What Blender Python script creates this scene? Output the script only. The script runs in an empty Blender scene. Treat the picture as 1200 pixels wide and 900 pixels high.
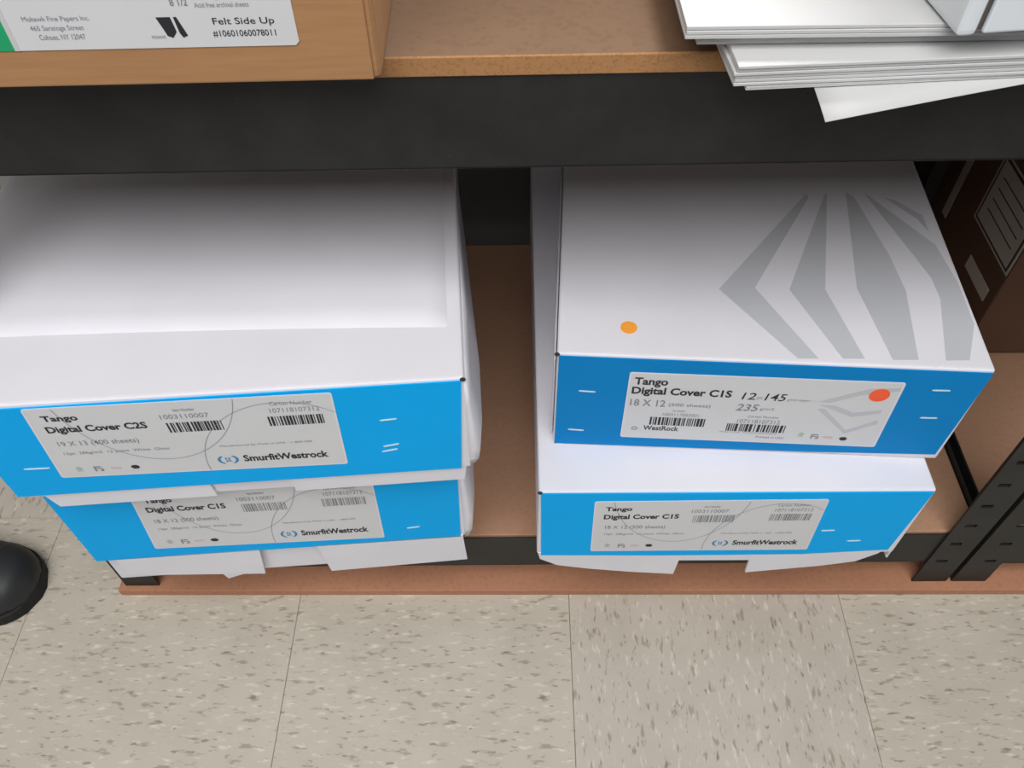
import bpy, bmesh, math, random
from mathutils import Vector, Matrix
random.seed(7)
S = bpy.context.scene
C = S.collection

# ------------------------------------------------------------------ camera, world, light, exposure
def camera():
    th, ro, ya = math.radians(50.9), math.radians(-0.8), math.radians(0.8)
    c, s = math.cos(th), math.sin(th)
    fw = Vector((-math.sin(ya)*c, math.cos(ya)*c, -s))
    rt = Vector((math.cos(ya), math.sin(ya), 0))
    up = rt.cross(fw)
    r = rt*math.cos(ro) + up*math.sin(ro)
    u = -rt*math.sin(ro) + up*math.cos(ro)
    m = Matrix((r, u, -fw)).transposed().to_4x4()
    m.translation = Vector((0, 0, .888))
    cd = bpy.data.cameras.new('camera')
    cd.sensor_width = 36
    cd.lens = 36*985/1200
    cd.clip_start = .01
    o = bpy.data.objects.new('camera', cd)
    o.matrix_world = m
    C.objects.link(o)
    S.camera = o
camera()

w = bpy.data.worlds.new('world')
S.world = w
w.use_nodes = True
bg = w.node_tree.nodes['Background']
bg.inputs[0].default_value = (.93, .97, 1, 1)
bg.inputs[1].default_value = .16

def area(name, loc, target, sx, sy, power, col=(1, 1, 1)):
    l = bpy.data.lights.new(name, 'AREA')
    l.shape = 'RECTANGLE'
    l.size, l.size_y = sx, sy
    l.energy = power
    l.color = col
    o = bpy.data.objects.new(name, l)
    o.location = loc
    o.rotation_euler = (Vector(target) - Vector(loc)).to_track_quat('-Z', 'Y').to_euler()
    C.objects.link(o)
area('ceiling_lamp_front', (-.15, -.95, 2.5), (-.15, -.55, .3), 2.4, 1.7, 76, (1, .99, .975))
area('ceiling_lamp_rear', (.45, 1.95, 2.55), (.2, .45, .7), .5, .5, 78, (1, .985, .96))

S.view_settings.view_transform = 'Standard'
S.view_settings.look = 'None'
S.view_settings.gamma = 1
S.view_settings.use_curve_mapping = False
S.view_settings.exposure = 0.08

# ------------------------------------------------------------------ materials
def lin(r, g, b):
    f = lambda v: (v/255/12.92) if v/255 <= .04045 else ((v/255+.055)/1.055)**2.4
    return (f(r), f(g), f(b), 1)

class NT:
    def __init__(s, name):
        s.m = bpy.data.materials.new(name)
        s.m.use_nodes = True
        s.t = s.m.node_tree
        s.b = s.t.nodes['Principled BSDF']
    def n(s, typ, **kw):
        x = s.t.nodes.new(typ)
        for k, v in kw.items():
            setattr(x, k, v)
        return x
    def l(s, a, b):
        s.t.links.new(a, b)
    def coords(s, scale=(1, 1, 1), rot=(0, 0, 0), kind='Object'):
        tc = s.n('ShaderNodeTexCoord')
        mp = s.n('ShaderNodeMapping')
        mp.inputs['Scale'].default_value = scale
        mp.inputs['Rotation'].default_value = rot
        s.l(tc.outputs[kind], mp.inputs['Vector'])
        return mp.outputs[0]
    def noise(s, vec, scale, detail=3, rough=.5):
        x = s.n('ShaderNodeTexNoise')
        x.inputs['Scale'].default_value = scale
        x.inputs['Detail'].default_value = detail
        x.inputs['Roughness'].default_value = rough
        s.l(vec, x.inputs['Vector'])
        return x.outputs[0]
    def ramp(s, fac, stops):
        x = s.n('ShaderNodeValToRGB')
        e = x.color_ramp.elements
        while len(e) < len(stops):
            e.new(.5)
        for i, (p, c) in enumerate(stops):
            e[i].position = p
            e[i].color = c
        s.l(fac, x.inputs[0])
        return x.outputs[0]
    def mix(s, fac, a, b, typ='MIX'):
        x = s.n('ShaderNodeMix', data_type='RGBA', blend_type=typ)
        for sock, v in ((x.inputs[0], fac), (x.inputs[6], a), (x.inputs[7], b)):
            if isinstance(v, (int, float, tuple)):
                sock.default_value = v
            else:
                s.l(v, sock)
        return x.outputs[2]
    def bump(s, h, strength, dist=.001):
        x = s.n('ShaderNodeBump')
        x.inputs['Strength'].default_value = strength
        x.inputs['Distance'].default_value = dist
        s.l(h, x.inputs['Height'])
        s.l(x.outputs[0], s.b.inputs['Normal'])

def simple(name, rgb, rough=.6, var=.05, scale=30, spec=.4, bump=0):
    t = NT(name)
    v = t.coords()
    f = t.noise(v, scale, 4)
    c = lin(*rgb)
    a = tuple(x*(1-var) for x in c[:3]) + (1,)
    b = tuple(min(1, x*(1+var)) for x in c[:3]) + (1,)
    t.l(t.ramp(f, [(.3, a), (.7, b)]), t.b.inputs['Base Color'])
    t.b.inputs['Roughness'].default_value = rough
    t.b.inputs['Specular IOR Level'].default_value = spec
    if bump:
        t.bump(f, bump)
    return t.m

M = {}
M['carton'] = simple('white_coated_board', (224, 223, 230), .55, .025, 14, .35, .05)
M['carton_raw'] = simple('white_board_edge', (214, 210, 208), .75, .04, 20, .3)
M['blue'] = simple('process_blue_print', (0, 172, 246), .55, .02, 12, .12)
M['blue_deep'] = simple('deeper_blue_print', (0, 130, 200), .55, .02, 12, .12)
M['label'] = simple('label_print_grey', (212, 213, 216), .5, .015, 20, .4)
M['ink'] = simple('black_ink', (42, 42, 46), .6, .05, 40)
M['ink_soft'] = simple('soft_grey_ink', (136, 137, 142), .6, .05, 40)
M['ink_line'] = simple('grey_blue_line_ink', (150, 155, 168), .6, .03, 40)
M['logo_blue'] = simple('logo_blue_ink', (58, 136, 186), .6, .03, 40)
M['fan'] = simple('pale_grey_fan_print', (192, 194, 200), .5, .02, 20)
M['staple'] = simple('staple_steel', (190, 210, 222), .35, .05, 60, .5)
M['notch'] = simple('dark_notch', (45, 45, 48), .8, .05, 60)
M['orange'] = simple('orange_sticker', (250, 165, 62), .5, .03, 60)
M['red'] = simple('red_orange_sticker', (252, 96, 52), .5, .03, 60)
M['paper'] = simple('white_paper', (198, 198, 198), .7, .015, 10, .3)
M['kraft_green'] = simple('green_print', (32, 160, 105), .5, .03, 30)
M['green_ink'] = simple('faint_icon_ink', (170, 186, 176), .6, .03, 30)
M['pink_ink'] = simple('faint_pink_ink', (206, 178, 186), .6, .03, 30)
M['shoe'] = simple('black_shoe_leather', (36, 38, 41), .55, .1, 60, .5, .15)
M['sole'] = simple('black_rubber_sole', (26, 26, 28), .75, .1, 60)
M['wall'] = simple('grey_wall_paint', (150, 150, 146), .85, .03, 6)
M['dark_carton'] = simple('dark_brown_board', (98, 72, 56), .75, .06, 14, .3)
M['pale_tape'] = simple('pale_label_paper', (188, 182, 174), .6, .03, 30)
M['dark_line'] = simple('dark_brown_line', (62, 46, 38), .7, .03, 30)
M['plastic'] = simple('white_glossy_board', (224, 229, 234), .3, .015, 10, .5)
M['gap_shade'] = simple('painted_gap_shade', (92, 84, 80), .8, .03, 30)  # dark colour stands in for the shade inside the white box's corner slot

def steel():
    t = NT('black_powder_coated_steel')
    v = t.coords()
    f = t.noise(v, 900, 2)
    g = t.noise(v, 18, 5, .65)
    c = t.ramp(g, [(.35, lin(30, 30, 29)), (.7, lin(42, 42, 40))])
    sc = t.ramp(t.noise(t.coords((1, 1, 1)), 130, 2), [(.75, (0, 0, 0, 1)), (.8, (.55, .55, .55, 1))])
    t.l(t.mix(sc, c, lin(60, 60, 58)), t.b.inputs['Base Color'])
    t.b.inputs['Roughness'].default_value = .5
    t.b.inputs['Specular IOR Level'].default_value = .4
    t.bump(f, .25, .0004)
    return t.m
M['steel'] = steel()

def kraft():
    t = NT('kraft_cardboard')
    f = t.noise(t.coords((4, 4, 60)), 5, 4)
    c = t.ramp(f, [(.3, lin(164, 120, 80)), (.7, lin(176, 132, 90))])
    g = t.noise(t.coords(), 9, 3)
    t.l(t.mix(t.ramp(g, [(.35, (0, 0, 0, 1)), (.7, (.25, .25, .25, 1))]), c, lin(158, 112, 74)), t.b.inputs['Base Color'])
    t.b.inputs['Roughness'].default_value = .8
    return t.m
M['kraft'] = kraft()

def particle(name, a, b, c, scale, spots=.6):
    t = NT(name)
    v = t.coords()
    big = t.ramp(t.noise(v, 6, 4), [(.3, lin(*a)), (.7, lin(*b))])
    vo = t.n('ShaderNodeTexVoronoi')
    vo.inputs['Scale'].default_value = scale
    t.l(v, vo.inputs['Vector'])
    sep = t.n('ShaderNodeSeparateColor')
    t.l(vo.outputs['Color'], sep.inputs[0])
    k = t.ramp(sep.outputs[0], [(.55, (0, 0, 0, 1)), (.95, (spots, spots, spots, 1))])
    t.l(t.mix(k, big, lin(*c)), t.b.inputs['Base Color'])
    t.b.inputs['Roughness'].default_value = .78
    t.b.inputs['Specular IOR Level'].default_value = .3
    return t.m
M['chip_top'] = particle('particleboard_face', (104, 80, 60), (118, 91, 69), (95, 71, 52), 260, .35)
M['chip_edge'] = particle('particleboard_edge', (164, 120, 78), (178, 132, 88), (146, 102, 64), 800, .6)
M['hardboard'] = particle('brown_hardboard', (174, 134, 108), (186, 146, 118), (160, 118, 92), 320, .25)
M['floorboard'] = particle('reddish_hardboard', (172, 122, 94), (186, 134, 104), (156, 106, 80), 300, .3)

def vinyl(name, base, ang):
    t = NT(name)
    v = t.coords()
    tone = t.ramp(t.noise(v, 11, 4, .6), [(.3, lin(*[x-6 for x in base])), (.7, lin(*[x+5 for x in base]))])
    # streaky chips: stretched cells
    def chips(sc, stretch, lo, hi, seedrot):
        vec = t.coords((1, stretch, 1) if ang == 0 else (stretch, 1, 1), (0, 0, seedrot), 'Object')
        nz = t.noise(vec, sc, 2.2, .55)
        return t.ramp(nz, [(lo, (0, 0, 0, 1)), (hi, (1, 1, 1, 1))])
    k1 = chips(44, 3.4, .595, .68, .05)
    k2 = chips(66, 3.0, .63, .70, -.16)
    k3 = chips(56, 3.0, .58, .72, .3)
    c = t.mix(k3, tone, lin(base[0]+22, base[1]+21, base[2]+20))
    c = t.mix(t.mix(1.0, k1, (.56, .56, .56, 1), 'MULTIPLY'), c, lin(134, 118, 96))
    c = t.mix(t.mix(1.0, k2, (.62, .62, .62, 1), 'MULTIPLY'), c, lin(112, 102, 90))
    t.l(c, t.b.inputs['Base Color'])
    t.b.inputs['Roughness'].default_value = .42
    t.b.inputs['Specular IOR Level'].default_value = .4
    t.bump(t.noise(v, 40, 3), .06, .001)
    return t.m
M['tile_a'] = vinyl('beige_vinyl_tile_streaks_across', (190, 182, 168), 0)
M['tile_b'] = vinyl('beige_vinyl_tile_streaks_away', (189, 180, 168), math.pi/2)
M['grout'] = simple('dark_tile_seam', (112, 107, 100), .9, .05, 40)

# ------------------------------------------------------------------ mesh helpers
def obj(name, bm, mat, parent=None, smooth=False):
    me = bpy.data.meshes.new(name)
    bmesh.ops.recalc_face_normals(bm, faces=bm.faces)
    bm.to_mesh(me)
    bm.free()
    if smooth:
        for p in me.polygons:
            p.use_smooth = True
    for m in (mat if isinstance(mat, (list, tuple)) else [mat]):
        me.materials.append(M[m])
    o = bpy.data.objects.new(name, me)
    C.objects.link(o)
    if parent:
        o.parent = parent
    return o

def tag(o, label=None, cat=None, group=None, kind=None):
    if label: o['label'] = label
    if cat: o['category'] = cat
    if group: o['group'] = group
    if kind: o['kind'] = kind
    return o

def empty(name, loc=(0, 0, 0), rz=0, ry=0):
    o = bpy.data.objects.new(name, None)
    o.empty_display_size = .05
    o.location = loc
    o.rotation_euler = (0, ry, rz)
    C.objects.link(o)
    return o

def box(bm, x0, x1, y0, y1, z0, z1, bev=0, seg=2):
    r = bmesh.ops.create_cube(bm, size=1)
    vs = r['verts']
    for v in vs:
        v.co = Vector(((x0+x1)/2 + v.co.x*(x1-x0), (y0+y1)/2 + v.co.y*(y1-y0), (z0+z1)/2 + v.co.z*(z1-z0)))
    if bev:
        es = list({e for v in vs for e in v.link_edges})
        bmesh.ops.bevel(bm, geom=es, offset=bev, segments=seg, affect='EDGES', profile=.6)
    return bm

def B():
    return bmesh.new()

def prism(bm, pts, fn, t0, t1):
    """pts 2D outline, fn(u, v, t) -> 3D; extruded t0..t1"""
    a = [bm.verts.new(fn(u, v, t0)) for u, v in pts]
    b = [bm.verts.new(fn(u, v, t1)) for u, v in pts]
    n = len(pts)
    bm.faces.new(a)
    bm.faces.new(b[::-1])
    for i in range(n):
        bm.faces.new((a[i], a[(i+1) % n], b[(i+1) % n], b[i]))
    return bm

FRONT = lambda u, v, t: Vector((u, -t, v))          # plate on a front face: t = how far proud
TOP = lambda u, v, t: Vector((u, v, t))             # plate on a top face

def front_plate(pts, t0, t1):
    return prism(B(), pts, FRONT, t0, t1)

def rounded(pts, r, n=4):
    out = []
    m = len(pts)
    for i in range(m):
        p, a, b = Vector(pts[i]), Vector(pts[i-1]), Vector(pts[(i+1) % m])
        d1, d2 = (a-p).normalized(), (b-p).normalized()
        s, e = p+d1*r, p+d2*r
        for k in range(n+1):
            t = k/n
            q = s*(1-t)**2 + p*2*t*(1-t) + e*t*t
            out.append((q.x, q.y))
    return out

def disc(u, v, ru, rv, n=28):
    return [(u+ru*math.cos(2*math.pi*k/n), v+rv*math.sin(2*math.pi*k/n)) for k in range(n)]

def text_bm(s, bold=0):
    cu = bpy.data.curves.new('lettering', 'FONT')
    cu.body = s
    cu.size = 1
    cu.offset = bold
    cu.resolution_u = 3
    cu.fill_mode = 'FRONT'
    o = bpy.data.objects.new('lettering', cu)
    C.objects.link(o)
    dg = bpy.context.evaluated_depsgraph_get()
    me = o.evaluated_get(dg).to_mesh()
    bm = B()
    bm.from_mesh(me)
    o.evaluated_get(dg).to_mesh_clear()
    bpy.data.objects.remove(o)
    bpy.data.curves.remove(cu)
    return bm

def text(parent, s, u, v, wd, ht, t, mat='ink', bold=0, name='lettering', shear=0, skew=0, fn=FRONT):
    """lettering fitted to width wd and height ht, lower left at (u, v); skew = rise per unit of width"""
    bm = text_bm(s, bold)
    xs = [q.co.x for q in bm.verts]
    ys = [q.co.y for q in bm.verts]
    x0, x1, y0, y1 = min(xs), max(xs), min(ys), max(ys)
    for q in bm.verts:
        a = (q.co.x-x0)/(x1-x0)*wd
        b = (q.co.y-y0)/(y1-y0)*ht
        q.co = fn(u+a+shear*b, v+b+skew*a, t)
    return obj(name, bm, mat, parent)

def barcode(parent, u, v, wd, ht, t, seed, mat='ink', name='barcode', skew=0):
    rnd = random.Random(seed)
    bm = B()
    x = 0
    unit = wd/58
    while x < wd-unit:
        b = unit*rnd.choice((1, 1, 1.5, 2, 2.6))
        b = min(b, wd-x)
        vs = [bm.verts.new(FRONT(u+a, v+c+skew*a, t)) for a, c in ((x, 0), (x+b, 0), (x+b, ht), (x, ht))]
        bm.faces.new(vs)
        x += b + unit*rnd.choice((.8, 1, 1.4, 2))
    return obj(name, bm, mat, parent)

def inside(poly, p):
    s = False
    n = len(poly)
    for i in range(n):
        (x1, y1), (x2, y2) = poly[i], poly[(i+1) % n]
        if (y1 > p[1]) != (y2 > p[1]) and p[0] < (x2-x1)*(p[1]-y1)/(y2-y1)+x1:
            s = not s
    return s

def ribbon(parent, pts, wdt, t, poly, mat='ink_line', name='printed_line'):
    bm = B()
    for a, b in zip(pts, pts[1:]):
        if not (inside(poly, a) and inside(poly, b)):
            continue
        d = Vector((b[0]-a[0], b[1]-a[1]))
        if d.length < 1e-7:
            continue
        nrm = Vector((-d.y, d.x)).normalized()*wdt/2
        vs = [bm.verts.new(FRONT(q[0]+k*nrm.x, q[1]+k*nrm.y, t)) for q, k in ((a, -1), (b, -1), (b, 1), (a, 1))]
        bm.faces.new(vs)
    return obj(name, bm, mat, parent)

def arc(cu, cv, ru, rv, a0, a1, n=60):
    return [(cu+ru*math.cos(math.radians(a0+(a1-a0)*k/n)), cv+rv*math.sin(math.radians(a0+(a1-a0)*k/n))) for k in range(n+1)]

# ------------------------------------------------------------------ the setting
XS = [-.2485+.3035*i for i in range(-4, 5)]
YS = [.515+.3035*i for i in range(-3, 4)]
fb = B()
box(fb, XS[0], XS[-1], YS[0], YS[-1], -.05, -.0025)
floor = tag(obj('floor', fb, 'grout'), 'beige speckled vinyl tile floor', None, None, 'structure')
tb = B()
g = .0002
box(tb, g, .3035-g, g, .3035-g, -.003, 0, .0005, 1)
t0 = obj('tile', tb, 'tile_a', floor)
t0_b = t0.data.copy()
t0_b.materials.clear()
t0_b.materials.append(M['tile_b'])
t0_a = t0.data
first = True
for i in range(len(XS)-1):
    for j in range(len(YS)-1):
        o = t0 if first else t0.copy()
        if not first:
            C.objects.link(o)
            o.parent = floor
        first = False
        o.data = t0_b if ((i+j) % 2 == 1 and (i, j) != (3, 2)) else t0_a
        o.location = (XS[i], YS[j], 0)
# half turns keep neighbouring tiles from repeating
rnd = random.Random(3)
for o in list(floor.children):
    if rnd.random() < .5:
        o.rotation_euler.z = math.pi
        o.location.x += .3035
        o.location.y += .3035

wb = B()
box(wb, XS[0], XS[-1], .985, 1.06, 0, 1.3)
tag(obj('wall_back', wb, 'wall'), 'plain grey wall in the dark behind the shelves', None, None, 'structure')

# ------------------------------------------------------------------ shelving units
YF, YR = .420, .877
PW = .038                       # flange of an angle post

def post_mesh(slots=True, flip_x=False, flip_y=False, h=.95):
    """angle post: a front flange with punched slots and a side flange; origin at the outer corner"""
    bm = B()
    th = .0022
    s0, s1 = .017, .029
    z = .0
    zs = []
    k = .045
    while k < h-.02:
        zs.append((k, k+.006))
        k += .038
    box(bm, 0, s0, 0, th, 0, h)
    box(bm, s1, PW, 0, th, 0, h)
    lo = 0
    for a, b in zs:
        box(bm, s0, s1, 0, th, lo, a)
        lo = b
    box(bm, s0, s1, 0, th, lo, h)
    box(bm, 0, th, th, PW, 0, h)
    for v in bm.verts:
        if flip_x: v.co.x = -v.co.x
        if flip_y: v.co.y = -v.co.y
    return bm

def shelving(name, label, x0, x1, yaw, group):
    root = tag(empty(name, (x0, YF if yaw else YF+.0045, .0125), math.radians(yaw)), label, 'shelving', group)
    wdt, dep = x1-x0, YR-YF
    for fx, fy in ((0, 0), (1, 0), (0, 1), (1, 1)):
        p = obj('post', post_mesh(flip_x=bool(fx), flip_y=bool(fy)), 'steel', root)
        p.location = (fx*wdt, fy*dep, 0)
    def level(z0, z1, board_t, rise, edge, face, nm):
        """four beams and a board; z in world metres"""
        lv_bm = lambda *a: box(B(), *a)
        off = .0125
        rot = rise
        def put(o):
            o.rotation_euler.y = -rot
            o.location.z = (z0-off) - 0
            o.location.x = wdt/2
            return o
        hw = wdt/2
        h = z1-z0
        f = B()
        box(f, -hw+.003, hw-.003, .0024, .0044, 0, h, .0006, 1)
        box(f, -hw+.003, hw-.003, .0024, .010, 0, .002, .0005, 1)       # rolled lower lip
        box(f, -hw+.003, hw-.003, .0036, .022, h-.017, h-.015)          # ledge that carries the board
        put(obj('front_beam', f, 'steel', root))
        f = B()
        box(f, -hw+.003, hw-.003, dep-.0044, dep-.0024, 0, h, .0006, 1)
        put(obj('rear_beam', f, 'steel', root))
        for sx in (-1, 1):
            f = B()
            a, b = sorted((sx*(hw-.0024), sx*(hw-.0046)))
            box(f, a, b, .003, dep-.003, 0, h+.009, .0005, 1)
            put(obj('side_beam', f, 'steel', root))
        bd = B()
        box(bd, -hw+.006, hw-.006, .0052 if not board_t else .001, dep-.0052, h-.012, h+.003 if not board_t else h+board_t, .0008, 1)
        if board_t:
            bmesh.ops.delete(bd, geom=list(bd.verts), context='VERTS')
            box(bd, -hw+.006, hw-.006, .0008, dep-.0052, h, h+board_t, .0008, 1)
        for fc in bd.faces:
            fc.normal_update()
            fc.material_index = 0 if abs(fc.normal.z) > .9 else 1
        b = put(obj('shelf_board', bd, [face, edge], root))
        tag(b, nm)
    level(.053, .112, 0, math.radians(.3), 'hardboard', 'hardboard', 'brown hardboard shelf')
    level(.5740, .6362, .0122, math.radians(.55), 'chip_edge', 'chip_top', 'bare particleboard shelf with speckled edge')
    return root

U0, U1 = -.4445, .4775
shelving('shelving_unit', 'black steel shelving unit holding the blue and white cartons', U0, U1, .28, 'black steel shelving units')
shelving('shelving_unit', 'black steel shelving unit at right edge holding the dark brown carton', .4835, 1.39, 0, 'black steel shelving units')

fbd = B()
box(fbd, -.452, 1.45, .414, .96, .0003, .012, .0012, 2)
tag(obj('base_board', fbd, 'floorboard'), 'long reddish brown board lying on the floor under the shelf posts', 'board')

# ------------------------------------------------------------------ blue and white paper cartons
BASE = .1172

def lerp(a, b, t):
    return a+(b-a)*t

def soft_lid(u0, u1, dep, z0, z1, crown=.0, seed=0):
    """lid: rounded block whose top and walls are a little uneven like board"""
    bm = B()
    box(bm, u0, u1, 0, dep, z0, z1, .0028, 3)
    rn = random.Random(seed)
    return bm

def carton(label, O, ang, u0, u1, dep, zb, zl, zt, tray_inset=.004, group='blue and white paper cartons'):
    root = tag(empty('paper_carton', (O[0], O[1], zb), math.radians(ang)), label, 'carton', group)
    tr = B()
    box(tr, u0+.004, u1-.004, tray_inset, dep-.004, 0, zl-zb+.012, .002, 2)
    tag(obj('tray', tr, 'carton', root), 'white inner tray')
    ld = obj('lid', soft_lid(u0, u1, dep, zl-zb, zt-zb), 'carton', root)
    for p in ld.data.polygons:
        p.use_smooth = False
    return root

def panel(root, pts, zb, name, mat, t0=.0, t1=.0012, label=None, r=0):
    q = [(u, v-zb) for u, v in pts]
    if r:
        q = rounded(q, r)
    o = obj(name, front_plate(q, t0, t1), mat, root)
    if label:
        tag(o, label)
    return o, q

def staples(root, zb, items, t=.0008, mat='staple'):
    m = None
    for (u, v, ln, sl) in items:
        if m is None:
            b = B()
            box(b, -.5, .5, -.5, .5, -.5, .5, .18, 1)
            o = obj('staple', b, mat, root)
            m = o
        else:
            o = m.copy()
            C.objects.link(o)
            o.parent = root
        o.scale = (ln, .0012, .0013)
        o.rotation_euler.y = -math.atan(sl)
        o.location = (u, -t-.0002, v-zb)

def tag_notch(root, u, v, zb, y=-.0006, r=.0022):
    b = B()
    bmesh.ops.create_uvsphere(b, u_segments=10, v_segments=6, radius=r)
    o = obj('corner_notch', b, 'notch', root, True)
    o.scale = (1, .6, .8)
    o.location = (u, y, v-zb)

def icons(lab, spots, t, s):
    """row of four small certification marks"""
    for k, (u, v) in enumerate(spots):
        bm = B()
        if k == 0:
            prism(bm, [(u-.35*s, v-.4*s), (u+.35*s, v-.4*s), (u+.35*s, v-.25*s), (u+.1*s, v-.2*s), (u+.45*s, v+.15*s), (u, v+.6*s), (u-.45*s, v+.15*s), (u-.1*s, v-.2*s), (u-.35*s, v-.25*s)], FRONT, t-.0001, t)
            mat = 'green_ink'
        elif k == 1:
            for a, b, c, d in ((-.5, -.5, -.3, .5), (-.3, .3, .4, .5), (-.3, -.05, .25, .1), (.1, -.5, .5, -.3), (.3, -.3, .5, .1)):
                prism(bm, [(u+a*s, v+b*s), (u+c*s, v+b*s), (u+c*s, v+d*s), (u+a*s, v+d*s)], FRONT, t-.0001, t)
            mat = 'ink_soft'
        elif k == 2:
            for dv in (-.18, .08):
                prism(bm, [(u-.6*s, v+dv*s), (u+.6*s, v+dv*s), (u+.6*s, v+(dv+.13)*s), (u-.6*s, v+(dv+.13)*s)], FRONT, t-.0001, t)
            mat = 'pink_ink'
        else:
            prism(bm, [(u-.5*s, v-.05*s), (u-.2*s, v-.4*s), (u+.35*s, v-.4*s), (u+.55*s, v), (u+.25*s, v+.35*s), (u-.3*s, v+.3*s)], FRONT, t-.0001, t)
            mat = 'ink'
        obj('printed_mark', bm, mat, lab)

def emblem(lab, u, v, ru, rv, t):
    """round emblem: two crescents around a small monogram"""
    bm = B()
    for sgn in (-1, 1):
        out = [(u+sgn*ru*math.cos(math.radians(a)), v+rv*math.sin(math.radians(a))) for a in range(-62, 63, 8)]
        inn = [(u+sgn*(ru*.72*math.cos(math.radians(a))), v+rv*.86*math.sin(math.radians(a))) for a in range(-62, 63, 8)]
        for i in range(len(out)-1):
            bm.faces.new([bm.verts.new(FRONT(*q, t)) for q in (out[i], out[i+1], inn[i+1], inn[i])])
    obj('emblem', bm, 'logo_blue', lab)
    text(lab, 'S', u-ru*.28, v-rv*.5, ru*.26, rv, t, 'logo_blue', .02, 'emblem_letter')
    text(lab, 'K', u+ru*.06, v-rv*.5, ru*.26, rv, t, 'logo_blue', .02, 'emblem_letter')

def make_label(root, zb, corners, r=.0025, t0=.0012, t1=.0016):
    """corners: top-left, top-right, bottom-right, bottom-left in (u, z)"""
    lab, q = panel(root, corners, zb, 'label', 'label', t0, t1, 'pale grey printed label', r)
    edge = [(u, v) for u, v in q]
    TL, TR, BR, BL = [Vector((u, v-zb)) for u, v in corners]
    def at(a, b):                       # a across 0..1, b down 0..1
        p = (TL*(1-a)+TR*a)*(1-b) + (BL*(1-a)+BR*a)*b
        return p.x, p.y
    # light rim printed round the label
    bm = B()
    n = len(q)
    cx = sum(p[0] for p in q)/n
    cy = sum(p[1] for p in q)/n
    inn = [(cx+(p[0]-cx)*(1-.0013/abs(TR.x-cx)), cy+(p[1]-cy)*(1-.0013/abs(TR.y-cy))) for p in q]
    for i in range(n):
        j = (i+1) % n
        bm.faces.new([bm.verts.new(FRONT(*s, t1+.0001)) for s in (q[i], q[j], inn[j], inn[i])])
    obj('printed_rim', bm, 'carton', lab)
    return lab, at, edge, t1+.0002, (TR-TL).length, (TL-BL).length

def print_west(root, zb, corners, second, size_line, seeds, crop_top=False, skew=None, two_side='C2S'):
    """newer label: arcs, two bar codes, emblem and company name lower right"""
    lab, at, edge, t, W, Hh = make_label(root, zb, corners)
    sk = (corners[1][1]-corners[0][1])/(corners[1][0]-corners[0][0])
    def tx(s, a, b, wd, ht, **k):
        u, v = at(a, b)
        return text(lab, s, u, v, wd*W, ht*Hh, t, skew=sk, **k)
    tx('Tango', .05, .20, .115, .10, mat='ink', bold=.03)
    tx(second, .045, .36, .33, .115, mat='ink', bold=.032)
    tx(size_line, .055, .545, .27, .085, mat='ink_soft', bold=.004)
    tx('12pt  286g/m2  12 point  White  Gloss', .055, .665, .36, .05, mat='ink_soft')
    tx('Item Number', .475, .13, .07, .04, mat='ink_soft')
    tx('1003110007', .425, .225, .16, .06, mat='ink_soft')
    u, v = at(.437, .41)
    barcode(lab, u, v, .185*W, .135*Hh, t, seeds[0], 'ink' if not crop_top else 'ink_soft', skew=sk)
    tx('Carton Number', .79, .12, .14, .05, mat='ink_soft')
    tx('107118107312', .785, .215, .165, .06, mat='ink_soft')
    u, v = at(.772, .39)
    barcode(lab, u, v, .185*W, .13*Hh, t, seeds[1], 'ink' if not crop_top else 'ink_soft', skew=sk)
    tx('Manufactured by Made in USA   1-800-000', .58, .66, .32, .035, mat='ink_soft')
    u, v = at(.59, .845)
    emblem(lab, u, v, .037*W, .07*Hh, t)
    tx('SmurfitWestrock', .645, .885, .30, .10, mat='ink', bold=.03)
    icons(lab, [at(.075, .88), at(.14, .885), at(.2, .885), at(.265, .88)], t, .075*Hh)
    # thin circles printed over the label
    u, v = at(.38, -.22)
    ribbon(lab, arc(u, v, .30*W, 1.02*Hh, -180, 0, 120), .0006, t, edge)
    u, v = at(.82, .92)
    ribbon(lab, arc(u, v, .31*W, .86*Hh, 20, 215, 160), .0006, t, edge)
    return lab

# ---- upper left carton
KS = .96                                   # stands a little nearer than the one below
def kz(v):
    return .888-(.888-v)*KS
def kp(pts):
    return [(u*KS, kz(v)) for u, v in pts]
zb = .3050
UL = carton('larger blue-fronted paper carton on top of the left stack', (-.3855*KS, .367*KS), 4.2, -.030*KS, .346*KS, .475, zb, kz(.2945), kz(.4125), .006)
panel(UL, kp([(-.0285, .409), (.3435, .410), (.3375, .2955), (-.0285, .2945)]), zb, 'blue_band', 'blue', .0, .0012, 'bright blue printed front')
lab = print_west(UL, zb, kp([(.0245, .4085), (.248, .4065), (.2455, .3135), (.0175, .3190)]), 'Digital Cover C2S', '19 X 13 (400 sheets)', (11, 12))
staples(UL, zb, [(u*KS, kz(v), l_*KS, q_) for u, v, l_, q_ in ((.2851, .3694, .013, .08), (.2835, .3355, .013, .2), (.2815, .3285, .013, .2), (.004, .3335, .020, -.02))], .0012)
panel(UL, kp([(-.012, .298), (.126, .298), (.128, .2735), (-.004, .2725)]), zb, 'front_flap', 'carton', -.003, -.001)
panel(UL, kp([(.110, .298), (.21, .298), (.21, .2755), (.110, .2755)]), zb, 'front_panel', 'carton', -.0055, -.004)
panel(UL, kp([(.192, .298), (.342, .298), (.339, .2750), (.195, .2735)]), zb, 'front_flap', 'carton', -.003, -.001)
tag_notch(UL, .3448*KS, kz(.4115), zb)
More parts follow.
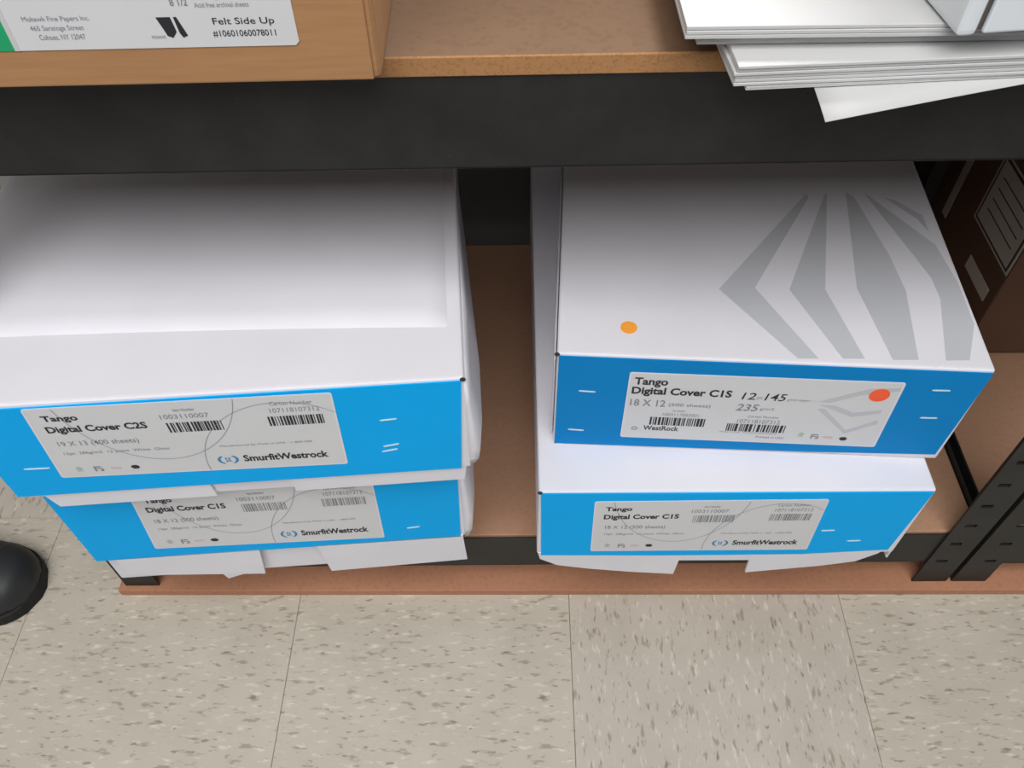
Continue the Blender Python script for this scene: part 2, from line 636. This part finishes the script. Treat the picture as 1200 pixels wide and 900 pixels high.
# raised top panel with a soft front crease
def pillow(u0, u1, v0, v1, z0, h, nx=40, ny=30):
    bm = B()
    def hh(a, b):
        ex = min(1, min(a, 1-a)*(u1-u0)/.010)
        ey = min(1, b*(v1-v0)/.018)
        e = (1-(1-ex)**2)*(1-(1-ey)**2)
        return h*e*(1+.35*math.sin(a*3.1)*math.exp(-b*6)) + .0006*math.sin(a*9+b*4)*e
    sm = lambda b: .034*min(1, max(0, (b*(v1-v0)-.035)/.05))
    g = [[bm.verts.new((lerp(u0-sm((j/ny)**1.7), u1, (i/nx)), lerp(v0, v1, (j/ny)**1.7) + (.003*math.sin(i/nx*2.6) + .018*(1-i/nx))*(1-j/ny), z0+hh(i/nx, (j/ny)**1.7))) for i in range(nx+1)] for j in range(ny+1)]
    for j in range(ny):
        for i in range(nx):
            bm.faces.new((g[j][i], g[j][i+1], g[j+1][i+1], g[j+1][i]))
    return bm
tag(obj('top_panel', pillow(-.0285, .3345*KS, .048, .46, kz(.4126)-zb, .0042), 'carton', UL, True), 'raised white top panel with soft crease')
# side flap bowed out on the right
def side_flap(root, zs, zb, u, bow, dep):
    bm = B()
    pts = []
    n = 8
    rows = []
    for k, (z, out) in enumerate(zs):
        rows.append([bm.verts.new((u-.0008+(out+.0008)*s_, y, z-zb)) for y, s_ in ((.0008, 0), (.0014, .72), (.03, .95), (.09, 1), (dep, .4))])
    for r0, r1 in zip(rows, rows[1:]):
        for i in range(4):
            bm.faces.new((r0[i], r0[i+1], r1[i+1], r1[i]))
    o = obj('side_flap', bm, 'carton', root, True)
    md = o.modifiers.new('thickness', 'SOLIDIFY')
    md.thickness = .0016
    md.offset = 0
    return tag(o, 'white side flap bowed outwards')
side_flap(UL, [(kz(a_), b_) for a_, b_ in ((.408, .0006), (.38, .0035), (.345, .0075), (.318, .0105), (.306, .0085), (.300, .0040))], zb, .346*KS, 0, .25)

# ---- lower left carton
zb = BASE
LL = carton('blue-fronted paper carton under the larger one in the left stack', (-.397, .3715), 4.3, -.0045, .346, .475, zb, .1675, .3045, .006)
panel(LL, [(-.0035, .300), (.345, .300), (.341, .1682), (-.0035, .1685)], zb, 'blue_band', 'blue', .0, .0012, 'bright blue printed front')
print_west(LL, zb, [(.0655, .2815), (.271, .2790), (.2693, .1775), (.0570, .1855)], 'Digital Cover C1S', '18 X 12 (500 sheets)', (21, 22), True)
staples(LL, zb, [(.298, .1925, .012, .1)], .0012)
panel(LL, [(.014, .170), (.149, .170), (.1435, .1205), (.016, .1365)], zb, 'front_flap', 'carton', -.001, .0012)
panel(LL, [(.092, .150), (.128, .150), (.126, .119), (.104, .1095)], zb, 'front_flap', 'carton', -.004, -.002)
panel(LL, [(.2035, .170), (.343, .170), (.345, .1215), (.2085, .1165)], zb, 'front_flap', 'carton', -.001, .0012)
side_flap(LL, [(.275, .002), (.25, .006), (.222, .0085), (.195, .0105), (.178, .0085), (.166, .0035)], zb, .346, 0, .22)

# ---- lower right carton
LR = carton('blue-fronted paper carton at the bottom of the right stack', (.016, .377), .2, 0, .336, .475, zb, .1685, .2790, .056)
panel(LR, [(.002, .2775), (.3335, .2775), (.3285, .1765), (.25, .1685), (.12, .167), (.004, .1685)], zb, 'blue_band', 'blue', .0, .0012, 'bright blue printed front')
lab = print_west(LR, zb, [(.0483, .2655), (.2482, .2675), (.2520, .1785), (.0500, .1771)], 'Digital Cover C1S', '18 X 12 (500 sheets)', (31, 32), True)
staples(LR, zb, [(.262, .2138, .012, .06), (.291, .1945, .012, .06)], .0012)
panel(LR, [(.001, .172), (.137, .172), (.1345, .1272), (.09, .1325), (.05, .1395), (.02, .147), (.003, .160)], zb, 'front_flap', 'carton', -.002, .0006)
panel(LR, [(.2025, .172), (.326, .178), (.322, .168), (.305, .152), (.273, .143), (.2047, .130)], zb, 'front_flap', 'carton', -.002, .0006)
panel(LR, [(.10, .172), (.24, .172), (.24, .155), (.10, .155)], zb, 'front_panel', 'carton', -.002, .0002)
tag_notch(LR, .0012, .2785, zb)
sf = B()
box(sf, .3365, .3385, .004, .20, .150-zb, .262-zb, .0008, 1)
tag(obj('side_flap', sf, 'carton', LR), 'white side flap')

# ---- upper right carton
zb = .2795
UR = carton('deeper blue paper carton with grey fan print and orange dot on its top', (.0292, .428), -3.3, 0, .3315, .45, zb, .2800, .3990, .003)
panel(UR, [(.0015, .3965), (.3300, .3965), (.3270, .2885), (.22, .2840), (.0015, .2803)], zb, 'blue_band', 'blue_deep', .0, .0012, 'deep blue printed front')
LABC = [(.0578, .3815), (.2704, .3821), (.2733, .2961), (.0578, .2947)]
lab, at, edge, t, W, Hh = make_label(UR, zb, LABC)
def tx(s, a_, b_, wd, ht, **k):
    u, v = at(a_, b_)
    return text(lab, s, u, v, wd*W, ht*Hh, t, **k)
tx('Tango', .022, .20, .125, .135, mat='ink', bold=.03)
tx('Digital Cover C1S', .017, .335, .375, .135, mat='ink', bold=.032)
tx('12', .43, .325, .05, .10, mat='ink', bold=.006, shear=.15)
tx('pt', .487, .325, .02, .05, mat='ink_soft')
tx('145', .515, .33, .075, .105, mat='ink', bold=.006, shear=.15)
tx('g/m2 caliper', .60, .33, .085, .04, mat='ink_soft')
tx('18 X 12', .018, .485, .135, .10, mat='ink_soft', bold=.012)
tx('(500 sheets)', .165, .485, .16, .06, mat='ink_soft', bold=.006)
tx('235', .42, .50, .08, .105, mat='ink_soft', bold=.014, shear=.15)
tx('g/m2', .51, .49, .055, .05, mat='ink_soft')
tx('Item Number', .185, .555, .05, .03, mat='ink_soft')
tx('1003117003001', .15, .625, .14, .045, mat='ink_soft')
u, v = at(.105, .775)
barcode(lab, u, v, .215*W, .125*Hh, t, 41)
tx('Carton Number', .475, .60, .12, .035, mat='ink_soft')
tx('107118107312', .44, .69, .165, .06, mat='ink_soft')
u, v = at(.405, .825)
barcode(lab, u, v, .235*W, .12*Hh, t, 42)
tx('Made in USA  235 g/m2 paperboard', .385, .86, .22, .03, mat='ink_soft')
tx('Printed in USA', .53, .925, .11, .035, mat='ink_soft')
tx('WestRock', .085, .865, .14, .075, mat='ink', bold=.02)
bm = B()
for k in range(3):
    u, v = at(.05, .845+.0)
    s0 = .0028-.0010*k
    if k < 2:
        o_ = disc(u, v, s0, s0, 6)
        i_ = disc(u, v, s0*.8, s0*.8, 6)
        for i in range(6):
            j = (i+1) % 6
            bm.faces.new([bm.verts.new(FRONT(*q, t)) for q in (o_[i], o_[j], i_[j], i_[i])])
obj('emblem', bm, 'ink_soft', lab)
icons(lab, [at(.70, .845), at(.755, .865), at(.805, .87), at(.865, .88)], t, .075*Hh)
# faint fan printed in the label's upper right corner
for pts in ([(.62, .30), (.72, .31), (.80, .20), (.88, .10), (.99, .07), (.99, .12), (.86, .20), (.76, .33)],
            [(.72, .36), (.78, .36), (.86, .46), (.96, .40), (.96, .46), (.86, .53)],
            [(.72, .42), (.75, .42), (.86, .74), (.96, .56), (.97, .62), (.86, .80)]):
    q = [at(*p) for p in pts]
    obj('printed_fan', prism(B(), q, FRONT, t-.00025, t-.0001), 'fan', lab)
u, v = at(.925, .185)
tag(obj('sticker', prism(B(), disc(u, v, .0078, .0078), FRONT, t-.0001, t+.0003), 'red', lab), 'round red-orange dot sticker')
staples(UR, zb, [(.0258, .3551, .0135, -.05), (.0194, .3018, .0135, -.05), (.2995, .3745, .0135, .03), (.3027, .3392, .0135, .03)], .0012)
tag_notch(UR, .0, .3985, zb, -.0008)

# fan print on the top: stripes in top coordinates (across, away)
ca, sa = math.cos(math.radians(-3.3)), math.sin(math.radians(-3.3))
CAM_R, CAM_U, CAM_F = None, None, None
def top_uv(x, y):
    dx, dy = x-.0292, y-.428
    return dx*ca+dy*sa, -dx*sa+dy*ca
FANPTS = [[(0.2625, 0.6204), (0.1644, 0.4972), (0.2135, 0.4213), (0.2291, 0.4212), (0.1941, 0.4985), (0.2636, 0.6149)], [(0.2794, 0.6196), (0.222, 0.4963), (0.2476, 0.4211), (0.2642, 0.4211), (0.2513, 0.4961), (0.2814, 0.6196)], [(0.2991, 0.622), (0.2778, 0.4974), (0.2852, 0.4197), (0.3047, 0.4196), (0.3167, 0.4942), (0.3151, 0.5374), (0.3047, 0.6164)], [(0.3154, 0.6219), (0.3291, 0.5636), (0.3422, 0.5091), (0.342, 0.4852), (0.3253, 0.419), (0.3433, 0.4189), (0.3596, 0.4567), (0.3623, 0.5029), (0.3582, 0.5501)], [(0.332, 0.6144), (0.353, 0.5839), (0.3578, 0.5667), (0.359, 0.5891), (0.3402, 0.6107)]]
zt = .3990-zb
for pts in FANPTS:
    q = [top_uv(*p) for p in pts]
    q = [(min(max(u, .004), .3285), min(max(v, .004), .44)) for u, v in q]
    obj('printed_stripe', prism(B(), q, TOP, zt-.0002, zt+.0002), 'fan', UR)
u, v = top_uv(.0867, .4545)
tag(obj('sticker', prism(B(), disc(u, v, .0066, .0066), TOP, zt, zt+.0004), 'orange', UR), 'round orange dot sticker')
sf = B()
box(sf, -.0022, -.0006, .01, .43, .2805-zb, .380-zb, .0006, 1)
obj('side_flap', sf, 'carton', UR)

# ------------------------------------------------------------------ kraft carton on the upper shelf
zk = .6478
KB = tag(empty('cardboard_carton', (-.0710, .3985, zk), math.radians(1.6)), 'kraft cardboard carton with white label on the upper shelf', 'carton')
kb = B()
box(kb, -.46, 0, .002, .32, 0, .24, .0045, 3)
obj('body', kb, 'kraft', KB)
kf = B()
box(kf, -.455, -.004, .0005, .0028, .001, .115, .001, 2)
obj('front_flap', kf, 'kraft', KB)
KL = [(-.186, .075), (-.038, .075), (-.0385, .0235), (-.042, .0213), (-.184, .0213)]
kl = obj('label', front_plate([(-.1805, .085), (-.0385, .085), (-.0385, .0232), (-.0405, .0212), (-.1805, .0212)], -.0006, .0), 'label', KB)
tag(kl, 'white printed label')
gb = [(-.30, .085), (-.1800, .085), (-.1800, .0212), (-.30, .0212)]
obj('green_label_band', front_plate(gb, -.0005, .0001), 'kraft_green', KB)
obj('green_label_edge', front_plate([(-.1805, .085), (-.1780, .085), (-.1780, .0212), (-.1805, .0212)], -.0003, .0002), 'paper', kl)
T = .0002
text(kl, 'Mohawk Fine Papers Inc.', -.170, .0355, .0325, .0032, T, 'ink_soft')
text(kl, '465 Saratoga Street', -.168, .0308, .026, .0032, T, 'ink_soft')
text(kl, 'Cohoes, NY 12047', -.1655, .0263, .0225, .0032, T, 'ink_soft')
bm = B()
prism(bm, [(-.1055, .037), (-.0985, .037), (-.0975, .0295), (-.1000, .0265), (-.1025, .0275), (-.1035, .0310)], FRONT, T-.0001, T)
prism(bm, [(-.0970, .037), (-.0955, .037), (-.0925, .0275), (-.0950, .0265), (-.0962, .0290)], FRONT, T-.0001, T)
obj('logo_mark', bm, 'ink', kl)
text(kl, 'MOHAWK', -.1105, .0262, .007, .0016, T, 'ink_soft')
for (s_, u_, v_, w_, h_) in (('Felt Side Up', -.0785, .0318, .0300, .0044), ('#10601060078011', -.0800, .0263, .0310, .0036)):
    text(kl, s_, u_, v_, w_, h_, T, 'ink', .004)
text(kl, 'Y 12', -.1000, .0475, .0115, .0065, T, 'ink', .03)
text(kl, '8 1/2', -.0965, .0425, .0085, .0035, T, 'ink_soft', .01)
text(kl, 'Superfine', -.0850, .0488, .012, .0028, T, 'ink_soft')
text(kl, 'White', -.0605, .0492, .0085, .003, T, 'ink', .02)
text(kl, 'Basis weight  Smooth  Text', -.0850, .0450, .0330, .0024, T, 'ink_soft')
text(kl, 'Acid free archival sheets', -.0850, .0415, .0260, .0024, T, 'ink_soft')

# ------------------------------------------------------------------ paper and white box on the upper shelf
def slab(name, label, cat, corner, ang, wdt, dep, z0, z1, layers=1, jit=.0, mat='paper', seed=1, group=None, curl=0):
    root_bm = B()
    rn = random.Random(seed)
    hh = (z1-z0)/layers
    for k in range(layers):
        dx, dy = rn.uniform(-jit, jit), rn.uniform(-jit, jit)
        box(root_bm, dx, wdt+dx, dy, dep+dy, k*hh, (k+1)*hh-(.0002 if layers > 1 else 0), .0003 if hh > .001 else 0, 1)
    o = obj(name, root_bm, mat)
    o.location = (corner[0], corner[1], z0)
    o.rotation_euler.z = math.radians(ang)
    return tag(o, label, cat, group)

PZ = .6513
def loose_sheet():
    """one sheet, its front corner curling down over the shelf edge"""
    bm = B()
    P00, P10, P01, P11 = Vector((.1500, .3590)), Vector((.43, .4340)), Vector((.1485, .53)), Vector((.43, .60))
    nx, ny = 14, 12
    g_ = []
    for j_ in range(ny+1):
        row = []
        for i_ in range(nx+1):
            a_, b_ = i_/nx, j_/ny
            p = (P00*(1-a_)+P10*a_)*(1-b_) + (P01*(1-a_)+P11*a_)*b_
            d_ = max(0, .408-p.y)
            row.append(bm.verts.new((p.x, p.y, -1.3*d_*d_)))
        g_.append(row)
    for j_ in range(ny):
        for i_ in range(nx):
            bm.faces.new((g_[j_][i_], g_[j_][i_+1], g_[j_+1][i_+1], g_[j_+1][i_]))
    o = obj('paper_sheet', bm, 'paper', None, True)
    o.location.z = PZ+.0003
    md = o.modifiers.new('thickness', 'SOLIDIFY')
    md.thickness = .0004
    md.offset = 0
    tag(o, 'single loose white sheet jutting lowest over the shelf edge', 'paper', 'white paper on the upper shelf')
loose_sheet()
slab('paper_stack', 'thin white paper stack just above the loose sheet', 'paper', (.1145, .3822), 4.2, .33, .28, PZ+.0006, PZ+.0024, 2, .0004, seed=4, group='white paper on the upper shelf')
slab('paper_stack', 'thick white paper stack in the middle of the pile over the shelf edge', 'paper', (.1075, .3815), 3.6, .33, .28, PZ+.0026, PZ+.0142, 6, .0008, seed=5, group='white paper on the upper shelf')
slab('paper_stack', 'white paper stack set back above the thick one', 'paper', (.0895, .4005), .8, .35, .28, PZ+.0145, PZ+.0205, 2, .0006, seed=6, group='white paper on the upper shelf')
slab('paper_stack', 'topmost white paper stack under the glossy white box', 'paper', (.0825, .3950), .6, .35, .28, PZ+.0208, PZ+.0275, 3, .0006, seed=7, group='white paper on the upper shelf')

zw = PZ+.0277
WB = tag(empty('white_box', (.2085, .3815, zw), math.radians(6)), 'glossy white box with split corner on top of the paper pile', 'box')
ww = B()
box(ww, 0, .010, 0, .26, 0, .26, .0035, 3)
obj('side_panel', ww, 'plastic', WB)
ww = B()
box(ww, .0135, .26, .001, .004, .0008, .26, .0012, 2)
obj('front_panel', ww, 'plastic', WB)
ww = B()
box(ww, .006, .255, .004, .255, .001, .255, .001, 1)
obj('body', ww, 'gap_shade', WB)

# ------------------------------------------------------------------ dark carton in the next bay
DB = tag(empty('brown_carton', (.5345, .672, BASE-.0002), 0), 'dark brown carton with white outlined label on the right shelf', 'carton')
db = B()
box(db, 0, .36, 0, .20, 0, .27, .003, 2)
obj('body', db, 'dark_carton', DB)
SIDE = lambda u, v, t_: Vector((-t_, u, v))
lo = .115
sl = obj('label', prism(B(), [(.003, .125), (.105, .125), (.105, .215), (.003, .215)], SIDE, -.0005, .0006), 'pale_tape', DB)
obj('label_border', prism(B(), [(.006, .128), (.102, .128), (.102, .212), (.006, .212)], SIDE, 0, .0009), 'dark_line', sl)
obj('label_field', prism(B(), [(.009, .131), (.099, .131), (.099, .209), (.009, .209)], SIDE, 0, .0012), 'pale_tape', sl)
for k in range(4):
    obj('printed_line', prism(B(), [(.018, .150+.014*k), (.088, .150+.014*k), (.088, .1515+.014*k), (.018, .1515+.014*k)], SIDE, 0, .0014), 'dark_line', sl)
obj('tape_strip', prism(B(), [(.015, .074), (.075, .074), (.075, .092), (.015, .092)], SIDE, -.0005, .0006), 'pale_tape', DB)
obj('tape_strip', prism(B(), [(.155, .08), (.168, .08), (.168, .18), (.155, .18)], SIDE, -.0005, .0006), 'pale_tape', DB)

# ------------------------------------------------------------------ black shoe at the left edge
SH = tag(empty('shoe', (-.68, .432, 0), math.radians(-6)), 'black rounded shoe toe on the floor at the left edge', 'shoe')
def loft(bm, secs):
    rows = [[bm.verts.new(p) for p in s] for s in secs]
    n = len(rows[0])
    for a_, b_ in zip(rows, rows[1:]):
        for i in range(n):
            bm.faces.new((a_[i], a_[(i+1) % n], b_[(i+1) % n], b_[i]))
    bm.faces.new(rows[0][::-1])
    bm.faces.new(rows[-1])
    return bm
def foot_half(x):
    """half width of the shoe along its length, toe at x = +.138"""
    t_ = (x+.15)/.288
    pts = [(0, .012), (.04, .028), (.12, .034), (.3, .033), (.5, .036), (.68, .046), (.82, .047), (.91, .040), (.96, .030), (.99, .016), (1, .004)]
    for (a_, b_), (c_, d_) in zip(pts, pts[1:]):
        if t_ <= c_+1e-6:
            return lerp(b_, d_, (t_-a_)/(c_-a_))
    return .004
def foot_top(x):
    t_ = (x+.15)/.288
    pts = [(0, .070), (.1, .085), (.3, .090), (.45, .095), (.6, .080), (.75, .062), (.88, .053), (.95, .046), (1, .028)]
    for (a_, b_), (c_, d_) in zip(pts, pts[1:]):
        if t_ <= c_+1e-6:
            return lerp(b_, d_, (t_-a_)/(c_-a_))
    return .028
xs_ = [-.15+.288*k/36 for k in range(37)]
up_secs, so_secs = [], []
for x in xs_:
    hw, tp = foot_half(x), foot_top(x)
    up_secs.append([(x, hw*.97*math.cos(a_)*(1 if math.sin(a_) > -.2 else .97), max(.010, .016+(tp-.016)*max(0, math.sin(a_))**.75)) for a_ in [2*math.pi*k/24 for k in range(24)]])
    h2 = hw+.003
    so_secs.append([(x*1.012, y_*h2, z_) for y_, z_ in ((-1, .003), (-1.0, .016), (-.9, .018), (.9, .018), (1.0, .016), (1, .003), (.94, 0), (-.94, 0))])
obj('upper', loft(B(), up_secs), 'shoe', SH, True)
obj('sole', loft(B(), so_secs), 'sole', SH)
tc = []
for x in [.095+.043*k/10 for k in range(11)]:
    hw, tp = foot_half(x), foot_top(x)
    tc.append([(x+.0008, (hw*.97+.0016)*math.cos(a_), .014+(tp+.0018-.014)*max(0, math.sin(a_))**.75) for a_ in [math.pi*k/16 for k in range(17)]])
obj('toe_cap', loft(B(), tc), 'shoe', SH, True)
